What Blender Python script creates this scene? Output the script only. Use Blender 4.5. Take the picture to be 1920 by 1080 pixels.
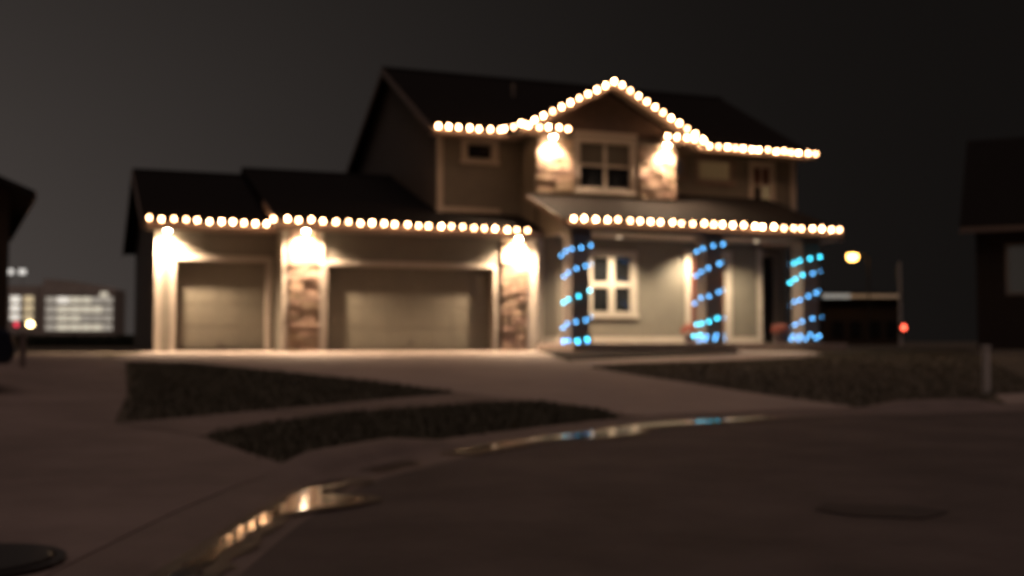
import bpy, bmesh, math, random
import numpy as np
from mathutils import Vector, Matrix
random.seed(7); RNG = np.random.default_rng(7)
S = bpy.context.scene
COL = S.collection
for o in list(bpy.data.objects): bpy.data.objects.remove(o)

# ------------------------------------------------------------ camera (house axes: x along the front, y into the lot, z up)
cam_d = bpy.data.cameras.new('camera'); cam = bpy.data.objects.new('camera', cam_d); COL.objects.link(cam); S.camera = cam
cam.location = (-2.082, -30.762, 0.263)
cam.rotation_euler = (math.radians(90 + 2.73), 0, math.radians(-21.408))
cam_d.sensor_width = 36; cam_d.lens = 39.69; cam_d.clip_end = 6000; cam_d.clip_start = 0.05
cam_d.dof.use_dof = True; cam_d.dof.focus_distance = 1.05; cam_d.dof.aperture_fstop = 5.6   # focus hunted near: whole place soft

# ------------------------------------------------------------ night sky with the glow of a town
W = bpy.data.worlds.new('World'); S.world = W; W.use_nodes = True
nt = W.node_tree; nt.nodes.clear()
def wn(t, **k):
    n = nt.nodes.new(t)
    for a, b in k.items(): setattr(n, a, b)
    return n
out = wn('ShaderNodeOutputWorld'); bg = wn('ShaderNodeBackground'); bg2 = wn('ShaderNodeBackground'); add = wn('ShaderNodeAddShader')
tc = wn('ShaderNodeTexCoord')
dot = wn('ShaderNodeVectorMath', operation='DOT_PRODUCT'); dot.inputs[1].default_value = Vector((-0.5, 0.866, 0)).normalized()
nt.links.new(tc.outputs['Generated'], dot.inputs[0])
def m(op, a, b=None, clamp=False):
    n = wn('ShaderNodeMath', operation=op); n.use_clamp = clamp
    for i, v in enumerate((a, b)):
        if v is None: continue
        if isinstance(v, (int, float)): n.inputs[i].default_value = v
        else: nt.links.new(v, n.inputs[i])
    return n.outputs[0]
sep = wn('ShaderNodeSeparateXYZ'); nt.links.new(tc.outputs['Generated'], sep.inputs[0])
up = m('SUBTRACT', 1.0, m('MAXIMUM', sep.outputs[2], 0.0))
glow = m('MULTIPLY', m('POWER', m('MAXIMUM', dot.outputs['Value'], 0.0), 3.6), m('POWER', up, 2.0))
val = m('ADD', m('MULTIPLY', glow, 0.084), 0.0058)
nt.links.new(val, bg.inputs['Strength']); bg.inputs['Color'].default_value = (1.0, 0.84, 0.76, 1)
sky = wn('ShaderNodeTexSky'); sky.sky_type = 'NISHITA'; sky.sun_disc = False
sky.sun_elevation = math.radians(-6); sky.sun_rotation = math.radians(200)
nt.links.new(sky.outputs[0], bg2.inputs['Color']); bg2.inputs['Strength'].default_value = 0.05
nt.links.new(bg.outputs[0], add.inputs[0]); nt.links.new(bg2.outputs[0], add.inputs[1]); nt.links.new(add.outputs[0], out.inputs['Surface'])

# faint warm overcast/street glow from behind the camera
sun_d = bpy.data.lights.new('sun', 'SUN'); sun = bpy.data.objects.new('sun', sun_d); COL.objects.link(sun)
sun_d.energy = 0.49; sun_d.angle = math.radians(60); sun_d.color = (1.0, 0.71, 0.62)
sun.rotation_euler = (math.radians(20), 0, math.radians(-12))

S.view_settings.view_transform = 'Standard'; S.view_settings.look = 'None'; S.view_settings.exposure = 0; S.view_settings.gamma = 1
S.view_settings.use_curve_mapping = False
S.render.engine = 'CYCLES'
S.cycles.use_adaptive_sampling = False; S.cycles.max_bounces = 6; S.cycles.use_denoising = True
S.cycles.filter_width = 2.2; S.cycles.sample_clamp_indirect = 4.0
S.cycles.blur_glossy = 0.5; S.cycles.caustics_reflective = False; S.cycles.caustics_refractive = False

# ------------------------------------------------------------ materials
MATS = {}
def mat(name, col, rough=0.7, var=0.0, scale=8.0, bump=0.0, bscale=40.0, rnd=0.0, metal=0.0, lap=0.0, coat=0.0, stretch=None, ior=None, spec=.5):
    M = bpy.data.materials.new(name); M.use_nodes = True; t = M.node_tree; b = t.nodes['Principled BSDF']
    b.inputs['Roughness'].default_value = rough; b.inputs['Metallic'].default_value = metal
    b.inputs['Specular IOR Level'].default_value = spec
    if ior: b.inputs['IOR'].default_value = ior
    if coat: b.inputs['Coat Weight'].default_value = coat
    L = t.links.new; N = t.nodes.new
    c = N('ShaderNodeTexCoord'); src = c.outputs['Object']
    if stretch:
        mp = N('ShaderNodeMapping'); mp.inputs['Scale'].default_value = stretch; L(src, mp.inputs[0]); src = mp.outputs[0]
    colsock = None
    rgb = N('ShaderNodeRGB'); rgb.outputs[0].default_value = (*col, 1); colsock = rgb.outputs[0]
    if var:
        n1 = N('ShaderNodeTexNoise'); n1.inputs['Scale'].default_value = scale; n1.inputs['Detail'].default_value = 6; n1.inputs['Roughness'].default_value = .65
        L(src, n1.inputs['Vector'])
        mr = N('ShaderNodeMapRange'); mr.inputs[1].default_value = .3; mr.inputs[2].default_value = .7; mr.inputs[3].default_value = 1 - var; mr.inputs[4].default_value = 1 + var
        L(n1.outputs['Fac'], mr.inputs[0])
        mx = N('ShaderNodeVectorMath'); mx.operation = 'SCALE'; L(colsock, mx.inputs[0]); L(mr.outputs[0], mx.inputs['Scale']); colsock = mx.outputs[0]
    if rnd:
        oi = N('ShaderNodeObjectInfo'); mr = N('ShaderNodeMapRange'); mr.inputs[3].default_value = 1 - rnd; mr.inputs[4].default_value = 1 + rnd
        L(oi.outputs['Random'], mr.inputs[0])
        mx = N('ShaderNodeVectorMath'); mx.operation = 'SCALE'; L(colsock, mx.inputs[0]); L(mr.outputs[0], mx.inputs['Scale'])
        hs = N('ShaderNodeHueSaturation'); mr2 = N('ShaderNodeMapRange'); mr2.inputs[3].default_value = .48; mr2.inputs[4].default_value = .52
        mm = N('ShaderNodeMath'); mm.operation = 'FRACT'; m7 = N('ShaderNodeMath'); m7.operation = 'MULTIPLY'; m7.inputs[1].default_value = 7.31
        L(oi.outputs['Random'], m7.inputs[0]); L(m7.outputs[0], mm.inputs[0]); L(mm.outputs[0], mr2.inputs[0]); L(mr2.outputs[0], hs.inputs['Hue'])
        L(mx.outputs[0], hs.inputs['Color']); colsock = hs.outputs[0]
    L(colsock, b.inputs['Base Color'])
    nrm = None
    if lap:      # lapped boards: saw-tooth relief running up the wall
        s = N('ShaderNodeSeparateXYZ'); L(c.outputs['Object'], s.inputs[0])
        d = N('ShaderNodeMath'); d.operation = 'DIVIDE'; d.inputs[1].default_value = lap; L(s.outputs[2], d.inputs[0])
        fr = N('ShaderNodeMath'); fr.operation = 'FRACT'; L(d.outputs[0], fr.inputs[0])
        iv = N('ShaderNodeMath'); iv.operation = 'SUBTRACT'; iv.inputs[0].default_value = 1; L(fr.outputs[0], iv.inputs[1])
        bp = N('ShaderNodeBump'); bp.inputs['Strength'].default_value = .5; bp.inputs['Distance'].default_value = .015; L(iv.outputs[0], bp.inputs['Height']); nrm = bp.outputs[0]
    if bump:
        n2 = N('ShaderNodeTexNoise'); n2.inputs['Scale'].default_value = bscale; n2.inputs['Detail'].default_value = 5; L(src, n2.inputs['Vector'])
        bp = N('ShaderNodeBump'); bp.inputs['Strength'].default_value = bump; bp.inputs['Distance'].default_value = .02; L(n2.outputs['Fac'], bp.inputs['Height'])
        if nrm: L(nrm, bp.inputs['Normal'])
        nrm = bp.outputs[0]
    if nrm: L(nrm, b.inputs['Normal'])
    MATS[name] = M; return M
def emat(name, col, strength, base=(0.5, 0.5, 0.5)):
    M = bpy.data.materials.new(name); M.use_nodes = True; b = M.node_tree.nodes['Principled BSDF']
    b.inputs['Base Color'].default_value = (*base, 1); b.inputs['Emission Color'].default_value = (*col, 1); b.inputs['Emission Strength'].default_value = strength
    b.inputs['Roughness'].default_value = .3
    MATS[name] = M; return M
mat('siding', (.148, .137, .115), .6, .08, 3, .1, 60, lap=.15)
mat('side_siding', (.17, .15, .135), .6, .08, 3, .1, 60, lap=.15, spec=.08)
mat('trim', (.45, .405, .355), .5, .05, 4, .05, 50)
mat('soffit', (.28, .24, .21), .6, .05, 4)
mat('fascia', (.20, .15, .125), .5, .08, 4)
mat('shake', (.085, .06, .05), .75, .2, 6, .3, 25, lap=.18)
mat('shingle', (.014, .012, .0115), .85, .3, 14, .5, 30, lap=.12, spec=.08)
mat('garage_paint', (.140, .133, .108), .5, .06, 2, .08, 30)
mat('stone', (.30, .215, .16), .8, .30, 5, .5, 22, rnd=.34)
mat('mortar', (.14, .115, .095), .9, .15, 20, .4, 60)
mat('column_paint', (.18, .15, .13), .55, .08, 5, .1, 40)
mat('glass', (.012, .013, .015), .06)
mat('shade', (.075, .068, .054), .7, .1, 3)
mat('blind', (.34, .28, .19), .6, .1, 3)
mat('door_red', (.10, .030, .022), .45, .1, 5)
mat('door_dark', (.022, .018, .017), .4, .1, 5)
mat('metal_dark', (.06, .052, .050), .4, .05, 5, metal=.6)
mat('metal_grey', (.30, .29, .28), .4, .05, 5, metal=.7)
mat('concrete', (.33, .27, .24), .75, .14, .9, .25, 45)
mat('old_concrete', (.20, .157, .143), .75, .30, .9, .25, 45)
mat('curb_concrete', (.19, .15, .135), .7, .2, 2, .3, 40)
mat('asphalt', (.095, .076, .070), .75, .40, 1.1, .45, 90)
mat('grass_soil', (.115, .10, .08), .95, .35, 2.5, .6, 30, spec=.08)
mat('grass_blade', (.105, .098, .068), .8, .3, 3)
mat('mulch', (.026, .019, .016), .95, .3, 8, .8, 30, spec=.08)
mat('worn_asphalt', (.062, .050, .046), .8, .2, 3, .4, 60)
mat('damp_asphalt', (.055, .044, .040), .42, .25, 6, .3, 90)
mat('water', (.018, .015, .013), .075, bump=.02, bscale=7, ior=1.36)
mat('foliage', (.030, .036, .020), .8, .35, 3)
mat('neighbour_wall', (.042, .033, .028), .7, .1, 3, lap=.15, spec=.08)
mat('neighbour_roof', (.014, .012, .011), .85, .25, 12, .4, 30, lap=.12, spec=.08)
mat('car_paint', (.010, .014, .030), .3, coat=.6)
mat('tyre', (.02, .02, .02), .8)
mat('office_wall', (.62, .57, .53), .7, .1, .3, spec=.08)
mat('post_white', (.62, .60, .58), .5, .06, 20)
mat('pot', (.06, .04, .05), .6, .1, 10)
mat('red_leaf', (.24, .05, .032), .7, .25, 12)
mat('wire', (.012, .016, .012), .6)
mat('bulb_socket', (.02, .03, .02), .5)
for k_, e_ in (('warm_glow', 50), ('warm_glow_dim', 32), ('warm_glow_bright', 72)): emat(k_, (1.0, .52, .25), e_)
emat('blue_glow', (.12, .48, 1.0), 10, (.1, .2, .6))
emat('cyan_glow', (.06, .72, 1.0), 14, (.1, .5, .6))
emat('lens_glow', (1.0, .72, .44), 420)
emat('porch_lens_glow', (1.0, .78, .52), 1.5)
emat('sodium_glow', (1.0, .50, .11), 20)
emat('yellow_glow', (1.0, .70, .30), 18)
emat('red_glow', (1.0, .10, .05), 7)
emat('crimson_glow', (1.0, .05, .10), 1.6)
emat('white_window', (1.0, .92, .80), .9)
emat('pale_window', (1.0, .90, .70), .62)
emat('dim_window', (1.0, .90, .75), .33)
emat('amber_window', (1.0, .78, .46), .6)
emat('roof_lamp', (1.0, .95, .88), .9)
emat('strip_white', (.95, 1.0, .95), .22)
emat('strip_amber', (1.0, .62, .36), .12)
emat('blind_lit', (1.0, .72, .34), .035, (.3, .25, .17))
emat('blind_lit2', (1.0, .78, .40), .085, (.3, .25, .17))
emat('neighbour_pane', (1.0, .85, .72), .018, (.05, .05, .05))

# ------------------------------------------------------------ building helpers
def link(name, me, material, parent=None):
    o = bpy.data.objects.new(name, me); COL.objects.link(o)
    if material and not me.materials: me.materials.append(MATS[material])
    if parent is not None: o.parent = parent
    return o
def tag(o, label=None, cat=None, group=None, kind=None):
    if label: o['label'] = label
    if cat: o['category'] = cat
    if group: o['group'] = group
    if kind: o['kind'] = kind
    return o
def thing(name, label, cat, loc=(0, 0, 0), rz=0.0, group=None):
    o = bpy.data.objects.new(name, None); COL.objects.link(o); o.location = loc; o.rotation_euler[2] = rz; o.empty_display_size = .2
    return tag(o, label, cat, group)
class MB:
    def __init__(s): s.v = []; s.f = []
    def box(s, x0, x1, y0, y1, z0, z1):
        b = len(s.v)
        s.v += [(x0, y0, z0), (x1, y0, z0), (x1, y1, z0), (x0, y1, z0), (x0, y0, z1), (x1, y0, z1), (x1, y1, z1), (x0, y1, z1)]
        s.f += [tuple(b + i for i in q) for q in ((0, 3, 2, 1), (4, 5, 6, 7), (0, 1, 5, 4), (1, 2, 6, 5), (2, 3, 7, 6), (3, 0, 4, 7))]
        return s
    def solid(s, top, down):       # polygon extruded by the vector `down`
        b = len(s.v); n = len(top); d = Vector(down)
        s.v += [tuple(p) for p in top] + [tuple(Vector(p) + d) for p in top]
        s.f += [tuple(b + i for i in range(n)), tuple(b + n + i for i in reversed(range(n)))]
        s.f += [(b + i, b + n + i, b + n + (i + 1) % n, b + (i + 1) % n) for i in range(n)]
        return s
    def tube(s, pts, r, seg=6, r1=None):
        b0 = len(s.v); n = len(pts); pts = [Vector(p) for p in pts]
        for i, p in enumerate(pts):
            t = (pts[min(i + 1, n - 1)] - pts[max(i - 1, 0)]).normalized()
            a = t.orthogonal().normalized() if i == 0 else (pa - t * pa.dot(t)).normalized()
            pa = a; c = t.cross(a); rr = r if r1 is None else r + (r1 - r) * i / (n - 1)
            for k in range(seg):
                w = 2 * math.pi * k / seg; s.v.append(tuple(p + (a * math.cos(w) + c * math.sin(w)) * rr))
        for i in range(n - 1):
            for k in range(seg):
                s.f.append((b0 + i * seg + k, b0 + i * seg + (k + 1) % seg, b0 + (i + 1) * seg + (k + 1) % seg, b0 + (i + 1) * seg + k))
        s.f.append(tuple(b0 + k for k in reversed(range(seg)))); s.f.append(tuple(b0 + (n - 1) * seg + k for k in range(seg)))
        return s
    def lathe(s, prof, seg=12, c=(0, 0, 0)):
        b0 = len(s.v)
        for r, z in prof:
            for k in range(seg):
                w = 2 * math.pi * k / seg; s.v.append((c[0] + r * math.cos(w), c[1] + r * math.sin(w), c[2] + z))
        n = len(prof)
        for i in range(n - 1):
            for k in range(seg):
                s.f.append((b0 + i * seg + k, b0 + i * seg + (k + 1) % seg, b0 + (i + 1) * seg + (k + 1) % seg, b0 + (i + 1) * seg + k))
        s.f.append(tuple(b0 + k for k in reversed(range(seg)))); s.f.append(tuple(b0 + (n - 1) * seg + k for k in range(seg)))
        return s
    def mesh(s, name, smooth=False):
        me = bpy.data.meshes.new(name); me.from_pydata(s.v, [], s.f); me.update()
        bm = bmesh.new(); bm.from_mesh(me); bmesh.ops.recalc_face_normals(bm, faces=bm.faces); bm.to_mesh(me); bm.free()
        if smooth:
            for p in me.polygons: p.use_smooth = True
        return me
    def build(s, name, material, parent=None, bevel=0.0, smooth=False):
        o = link(name, s.mesh(name, smooth), material, parent)
        if bevel:
            bv = o.modifiers.new('bevel', 'BEVEL'); bv.width = bevel; bv.segments = 1; bv.limit_method = 'ANGLE'
        return o

# ------------------------------------------------------------ terrain
CURB = [(-12.51,-54.27),(-6.03,-37.48),(-3.87,-31.88),(-2.79,-29.08),(-1.71,-26.28),(-1.38,-25.44),(-1.06,-24.73),(-0.80,-24.18),(-0.46,-23.67),(-0.16,-23.30),(0.80,-22.26),(1.33,-21.81),(2.37,-21.07),(3.32,-20.42),(4.24,-20.02),(5.27,-19.76),(6.33,-19.67),(7.36,-19.74),(8.32,-19.78),(9.20,-19.76),(12.20,-19.77),(16.20,-19.94),(21.21,-20.43),(29.23,-21.84),(49.34,-28.72)]
def chaikin(P, n=2):
    for _ in range(n):
        Q = [P[0]]
        for a, b in zip(P[:-1], P[1:]):
            Q += [(a[0] * .75 + b[0] * .25, a[1] * .75 + b[1] * .25), (a[0] * .25 + b[0] * .75, a[1] * .25 + b[1] * .75)]
        P = Q + [P[-1]]
    return P
CURB = chaikin(CURB)
CA = np.array(CURB)
ROAD = -0.587
def sd(x, y):
    p = np.array([x, y]); a = CA[:-1]; ab = CA[1:] - a
    t = np.clip(((p - a) * ab).sum(1) / (ab * ab).sum(1), 0, 1); q = a + ab * t[:, None]
    d = np.hypot(*(p - q).T); i = int(d.argmin())
    s = ab[i][0] * (p - a[i])[1] - ab[i][1] * (p - a[i])[0]
    return float(d[i]) * (1 if s > 0 else -1)
def H(x, y):
    t = min(1.0, max(0.0, sd(x, y)) / 18.0)
    return ROAD + .04 - (ROAD + .04) * t * t * (3 - 2 * t)
def offset(P, d):
    Q = []
    for i, p in enumerate(P):
        a = P[max(i - 1, 0)]; b = P[min(i + 1, len(P) - 1)]
        t = Vector((b[0] - a[0], b[1] - a[1])).normalized(); Q.append((p[0] - t.y * d, p[1] + t.x * d))
    return Q
def drape(name, poly, material, off, thick, step, parent=None, flat=None):
    bm = bmesh.new(); vs = [bm.verts.new((x, y, 0)) for x, y in poly]; bm.faces.new(vs)
    bmesh.ops.triangulate(bm, faces=bm.faces[:])
    xs = [p[0] for p in poly]; ys = [p[1] for p in poly]
    for ax, lo, hi in ((0, min(xs), max(xs)), (1, min(ys), max(ys))):
        k = math.ceil(lo / step) * step
        while k < hi:
            co = [0, 0, 0]; co[ax] = k; no = [0, 0, 0]; no[ax] = 1
            bmesh.ops.bisect_plane(bm, geom=bm.verts[:] + bm.edges[:] + bm.faces[:], plane_co=co, plane_no=no); k += step
    bmesh.ops.recalc_face_normals(bm, faces=bm.faces)
    if bm.faces and bm.faces[:][0].normal.z < 0: bmesh.ops.reverse_faces(bm, faces=bm.faces)
    for v in bm.verts: v.co.z = (H(v.co.x, v.co.y) if flat is None else flat) + off
    if thick:
        r = bmesh.ops.extrude_face_region(bm, geom=bm.faces[:])
        # the extruded copy is the top; drop the originals down
        top = {g for g in r['geom'] if isinstance(g, bmesh.types.BMVert)}
        for v in bm.verts:
            if v not in top: v.co.z -= thick
        bmesh.ops.recalc_face_normals(bm, faces=bm.faces)
    me = bpy.data.meshes.new(name); bm.to_mesh(me); bm.free()
    return link(name, me, material, parent)
def inside(poly, x, y):
    c = False; n = len(poly)
    for i in range(n):
        x0, y0 = poly[i]; x1, y1 = poly[i - 1]
        if (y0 > y) != (y1 > y) and x < (x1 - x0) * (y - y0) / (y1 - y0) + x0: c = not c
    return c
def clip_rect(poly, x0, x1, y0, y1):
    def cl(P, ins, inter):
        R = []
        for i in range(len(P)):
            a, b = P[i - 1], P[i]
            if ins(b):
                if not ins(a): R.append(inter(a, b))
                R.append(b)
            elif ins(a): R.append(inter(a, b))
        return R
    ix = lambda k: (lambda a, b: (k, a[1] + (b[1] - a[1]) * (k - a[0]) / (b[0] - a[0])))
    iy = lambda k: (lambda a, b: (a[0] + (b[0] - a[0]) * (k - a[1]) / (b[1] - a[1]), k))
    P = poly
    for ins, it in ((lambda p: p[0] >= x0, ix(x0)), (lambda p: p[0] <= x1, ix(x1)), (lambda p: p[1] >= y0, iy(y0)), (lambda p: p[1] <= y1, iy(y1))):
        if len(P) < 3: return []
        P = cl(P, ins, it)
    # drop doubled points
    R = []
    for p in P:
        if not R or math.dist(p, R[-1]) > 1e-3: R.append(p)
    if len(R) > 2 and math.dist(R[0], R[-1]) < 1e-3: R.pop()
    return R
def area(P): return abs(sum(P[i - 1][0] * P[i][1] - P[i][0] * P[i - 1][1] for i in range(len(P)))) / 2

# far ground: one sheet out to the horizon, dropping under the road near the camera
g = MB(); rings = [(0, -1.05), (38, -1.05), (58, -.06), (150, -.1), (600, -.1), (4500, -.1)]
for r, z in rings:
    for k in range(48):
        w = 2 * math.pi * k / 48; g.v.append((10 + r * math.cos(w), -8 + r * math.sin(w), z))
for i in range(len(rings) - 1):
    for k in range(48): g.f.append((i * 48 + k, i * 48 + (k + 1) % 48, (i + 1) * 48 + (k + 1) % 48, (i + 1) * 48 + k))
tag(g.build('ground', 'grass_soil'), kind='structure')
tag(drape('road', CURB + [(62, -62), (-14, -62)], 'asphalt', 0, 0, 400, flat=ROAD), kind='structure')
lawn_poly = offset(CURB, .22) + [(74, -34), (74, 44), (-64, 44), (-64, -56), (-20, -58)]
tag(drape('lawn', lawn_poly, 'grass_soil', -.012, 0, 2.5), kind='structure')
# rolled curb with a gutter pan
prof = [(-.30, .003), (0, .012), (.05, .25), (.10, .65), (.15, .9), (.22, 1.0), (.34, 1.0), (.34, -.1), (-.30, -.1)]
cb = MB(); n = len(prof)
offs = [offset(CURB, d) for d, z in prof]
for i in range(len(CURB)):
    x = CURB[i][0]; f_ = min(1, max(0, (x + .75) / .4)) * min(1, max(0, (1.0 - x) / .6)) + min(1, max(0, (x - 7.0) / .5)) * min(1, max(0, (9.0 - x) / .4))
    top = .045 + .085 * f_
    for k in range(n): cb.v.append((offs[k][i][0], offs[k][i][1], ROAD + (prof[k][1] if k < 2 or k > 6 else .012 + (top - .012) * prof[k][1])))
for i in range(len(CURB) - 1):
    for k in range(n): cb.f.append((i * n + k, i * n + (k + 1) % n, (i + 1) * n + (k + 1) % n, (i + 1) * n + k))
tag(cb.build('curb', 'curb_concrete'), kind='structure')

def paving(name, poly, material, cell, off=.010, ang=0.0):
    root = bpy.data.objects.new(name, None); COL.objects.link(root); tag(root, kind='structure')
    ca, sa = math.cos(ang), math.sin(ang)
    Q = [(x * ca + y * sa, -x * sa + y * ca) for x, y in poly]
    x0, x1 = min(p[0] for p in Q), max(p[0] for p in Q); y0, y1 = min(p[1] for p in Q), max(p[1] for p in Q)
    nx = max(1, round((x1 - x0) / cell[0])); ny = max(1, round((y1 - y0) / cell[1])); gx = (x1 - x0) / nx; gy = (y1 - y0) / ny
    for i in range(nx):
        for j in range(ny):
            P = clip_rect(Q, x0 + i * gx + .003, x0 + (i + 1) * gx - .003, y0 + j * gy + .003, y0 + (j + 1) * gy - .003)
            if len(P) < 3 or area(P) < .05: continue
            P = [(x * ca - y * sa, x * sa + y * ca) for x, y in P]
            drape('slab', P, material, off, .06, 1.6, root)
    return root
CI = offset(CURB, .31)
def curb_between(xa, xb): return [p for p in CI if xa < p[0] < xb]
main_drive = [(-.15, -.02), (-.7, -3.8), (-1.33, -7.1), (-1.04, -8.5), (.07, -8.9), (1.15, -10.8), (2.43, -13.25), (3.06, -15.58), (3.6, -17.4), (3.78, -18.7), (3.55, -19.6)] + curb_between(3.6, 6.9) + [(6.98, -19.2), (7.23, -17.8), (7.54, -14.4), (7.55, -10.5), (8.1, -8.0), (8.7, -5.8), (9.5, -3.4), (10.15, -1.24), (3.08, -1.24), (3.08, -.02)]
paving('driveway', main_drive, 'concrete', (3.4, 3.4))
left_drive = [p for p in CI if p[1] < -24.2 and p[1] > -46 and p[0] < 5] + [(-.72, -23.5), (-1.08, -21.0), (-1.68, -19.7), (-1.40, -15.9), (-1.1, -8.6), (-1.38, -7.1), (-1.6, -4.0), (-8.5, -4.0), (-9.5, -20), (-12, -40)]
paving('neighbour_driveway', left_drive, 'old_concrete', (3.2, 3.2))
walk = [(-1.63, -19.70), (-1.03, -21.0), (-.31, -19.87), (.73, -18.71), (2.71, -17.46), (3.57, -17.42), (3.05, -15.62), (1.49, -16.86), (-.39, -18.55)]
paving('sidewalk', walk, 'old_concrete', (1.3, 1.3), .008, math.radians(38))
path = [(7.6, -10.3), (7.8, -9.75), (9.3, -9.25), (12.0, -8.5), (14.5, -7.6), (16.2, -6.3), (17.0, -4.8), (17.0, -4.06), (15.1, -4.06), (14.4, -5.2), (12.4, -6.4), (9.05, -7.95), (8.2, -8.15), (7.7, -9.2)]
paving('garden_path', path, 'concrete', (1.5, 1.5), .018, math.radians(15))
right_drive = curb_between(9.0, 11.6) + [(13.2, -18.3), (12.6, -17.3), (10.7, -17.75)]
paving('right_driveway', right_drive, 'concrete', (3, 3))
bed = [(10.2, -1.35), (10.2, -3.74), (14.95, -3.74), (14.95, -4.2), (14.2, -5.1), (12.3, -6.2), (9.0, -7.7), (8.35, -7.9), (8.85, -5.8), (9.65, -3.4), (10.15, -2.0)]
tag(drape('planting_bed', bed, 'mulch', .03, .06, 1.2), kind='structure')
# puddles standing in the gutter
def ragged(P, amp, rng):
    Q = []
    for i in range(len(P)):
        a, b = P[i], P[(i + 1) % len(P)]; L = math.dist(a, b); k = max(1, int(L / .07)); t = ((b[1] - a[1]) / (L + 1e-9), -(b[0] - a[0]) / (L + 1e-9))
        for q in range(k):
            u = q / k; e = rng.uniform(-amp, amp); Q.append((a[0] + (b[0] - a[0]) * u + t[0] * e, a[1] + (b[1] - a[1]) * u + t[1] * e))
    return Q
def grow(P, d):
    ar = sum(P[i - 1][0] * P[i][1] - P[i][0] * P[i - 1][1] for i in range(len(P))); sg = 1 if ar > 0 else -1; R = []
    for i, p in enumerate(P):
        a, b = P[i - 1], P[(i + 1) % len(P)]; L = math.dist(a, b) + 1e-9; R.append((p[0] + sg * (b[1] - a[1]) / L * d, p[1] - sg * (b[0] - a[0]) / L * d))
    return R
prng = random.Random(3)
def puddle(P):
    P = chaikin(P + [P[0]], 1)[:-1]
    tag(drape('damp_margin', ragged(grow(P, .09), .03, prng), 'damp_asphalt', .0135, 0, 100, flat=ROAD), kind='structure')
    tag(drape('puddle', ragged(P, .022, prng), 'water', .017, 0, 100, flat=ROAD), kind='structure')
puddle([(-1.78,-26.66),(-1.66,-26.30),(-1.55,-26.06),(-1.40,-25.68),(-1.26,-25.34),(-1.16,-25.12),(-1.06,-24.86),(-0.88,-24.44),(-0.72,-24.18),(-0.34,-23.86),(-0.60,-24.22),(-0.80,-24.50),(-0.70,-24.64),(-0.56,-24.80),(-0.66,-24.92),(-0.88,-25.08),(-1.06,-25.12),(-1.16,-25.30),(-1.20,-25.44),(-1.36,-25.72),(-1.40,-25.90),(-1.52,-26.14),(-1.58,-26.38),(-1.69,-26.66)])
puddle([(-0.22,-23.44),(0.20,-23.04),(0.13,-23.18),(-0.20,-23.54)])
puddle([(0.58,-22.64),(1.14,-22.08),(1.75,-21.56),(2.12,-21.38),(2.66,-20.97),(3.30,-20.52),(4.05,-20.22),(5.10,-20.0),(5.3,-20.0),(4.75,-20.36),(3.66,-20.72),(3.10,-20.86),(2.82,-21.5),(2.3,-21.82),(1.85,-21.84),(1.62,-21.82),(1.18,-22.30),(0.68,-22.74)])
# dark patch of worn road and the iron cover on the near driveway
tag(drape('road_patch', [(1.45, -25.95), (1.62, -25.8), (1.98, -26.05), (2.02, -26.28), (1.75, -26.4), (1.48, -26.2)], 'worn_asphalt', .006, 0, 100, flat=ROAD), kind='structure')
mh = thing('manhole_cover', 'dark round iron cover set in the near concrete driveway', 'manhole cover', (-2.42, -26.25, H(-2.42, -26.25) + .02))
MB().lathe([(.30, 0), (.30, .012), (.285, .016), (.01, .017)], 24).build('lid', 'metal_dark', mh)
MB().lathe([(.345, -.03), (.345, .008), (.31, .008), (.31, -.03)], 24).build('frame', 'metal_dark', mh)

# grass blades on the lawns in view
grass1 = [(-1.04, -8.6), (.05, -8.95), (1.12, -10.82), (2.40, -13.27), (3.02, -15.6), (1.47, -16.82), (-.42, -18.5), (-1.6, -19.62), (-1.34, -15.9)]
grass2 = [(-1.01, -20.98), (-.3, -19.83), (.75, -18.66), (2.73, -17.42), (3.56, -17.4), (3.72, -18.7), (3.5, -19.6)] + [p for p in reversed(offset(CURB, .36)) if -.75 < p[0] < 3.45]
lawn3 = [p for p in offset(CURB, .36) if 6.98 < p[0] < 8.95] + [(10.7, -17.7), (12.5, -17.2), (23.5, -3.5), (21, -1), (20.5, -3.9), (17.1, -4.0), (17.1, -4.85), (16.3, -6.4), (14.55, -7.7), (12, -8.6), (9.3, -9.35), (7.85, -9.85), (7.62, -10.5), (7.6, -14.4), (7.3, -17.8), (7.04, -19.2)]
gv = []; gf = []
for P, cnt in ((grass1, 15000), (grass2, 13000), (lawn3, 17000)):
    xs = [p[0] for p in P]; ys = [p[1] for p in P]; k = 0
    # height by bilinear lookup
    X = np.linspace(min(xs), max(xs), 14); Y = np.linspace(min(ys), max(ys), 14); HG = np.array([[H(a, b) for b in Y] for a in X])
    while k < cnt:
        x = random.uniform(X[0], X[-1]); y = random.uniform(Y[0], Y[-1])
        if not inside(P, x + random.gauss(0, .05), y + random.gauss(0, .05)): continue
        fx = (x - X[0]) / (X[1] - X[0]); fy = (y - Y[0]) / (Y[1] - Y[0]); i = min(int(fx), 12); j = min(int(fy), 12); fx -= i; fy -= j
        fx = min(max(fx, 0), 1); fy = min(max(fy, 0), 1)
        z = HG[i][j] * (1 - fx) * (1 - fy) + HG[i + 1][j] * fx * (1 - fy) + HG[i][j + 1] * (1 - fx) * fy + HG[i + 1][j + 1] * fx * fy - .02
        a = random.uniform(0, 6.283); w = random.uniform(.008, .016); hh = random.uniform(.04, .085); l = random.uniform(0, .04); b = len(gv)
        gv += [(x - w * math.cos(a), y - w * math.sin(a), z), (x + w * math.cos(a), y + w * math.sin(a), z), (x + l * math.sin(a), y - l * math.cos(a), z + hh)]
        gf.append((b, b + 1, b + 2)); k += 1
me = bpy.data.meshes.new('grass'); me.from_pydata(gv, [], gf)
tag(link('grass', me, 'grass_blade'), 'short dark lawn grass between the driveways and the curb', 'grass', kind='stuff')

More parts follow.
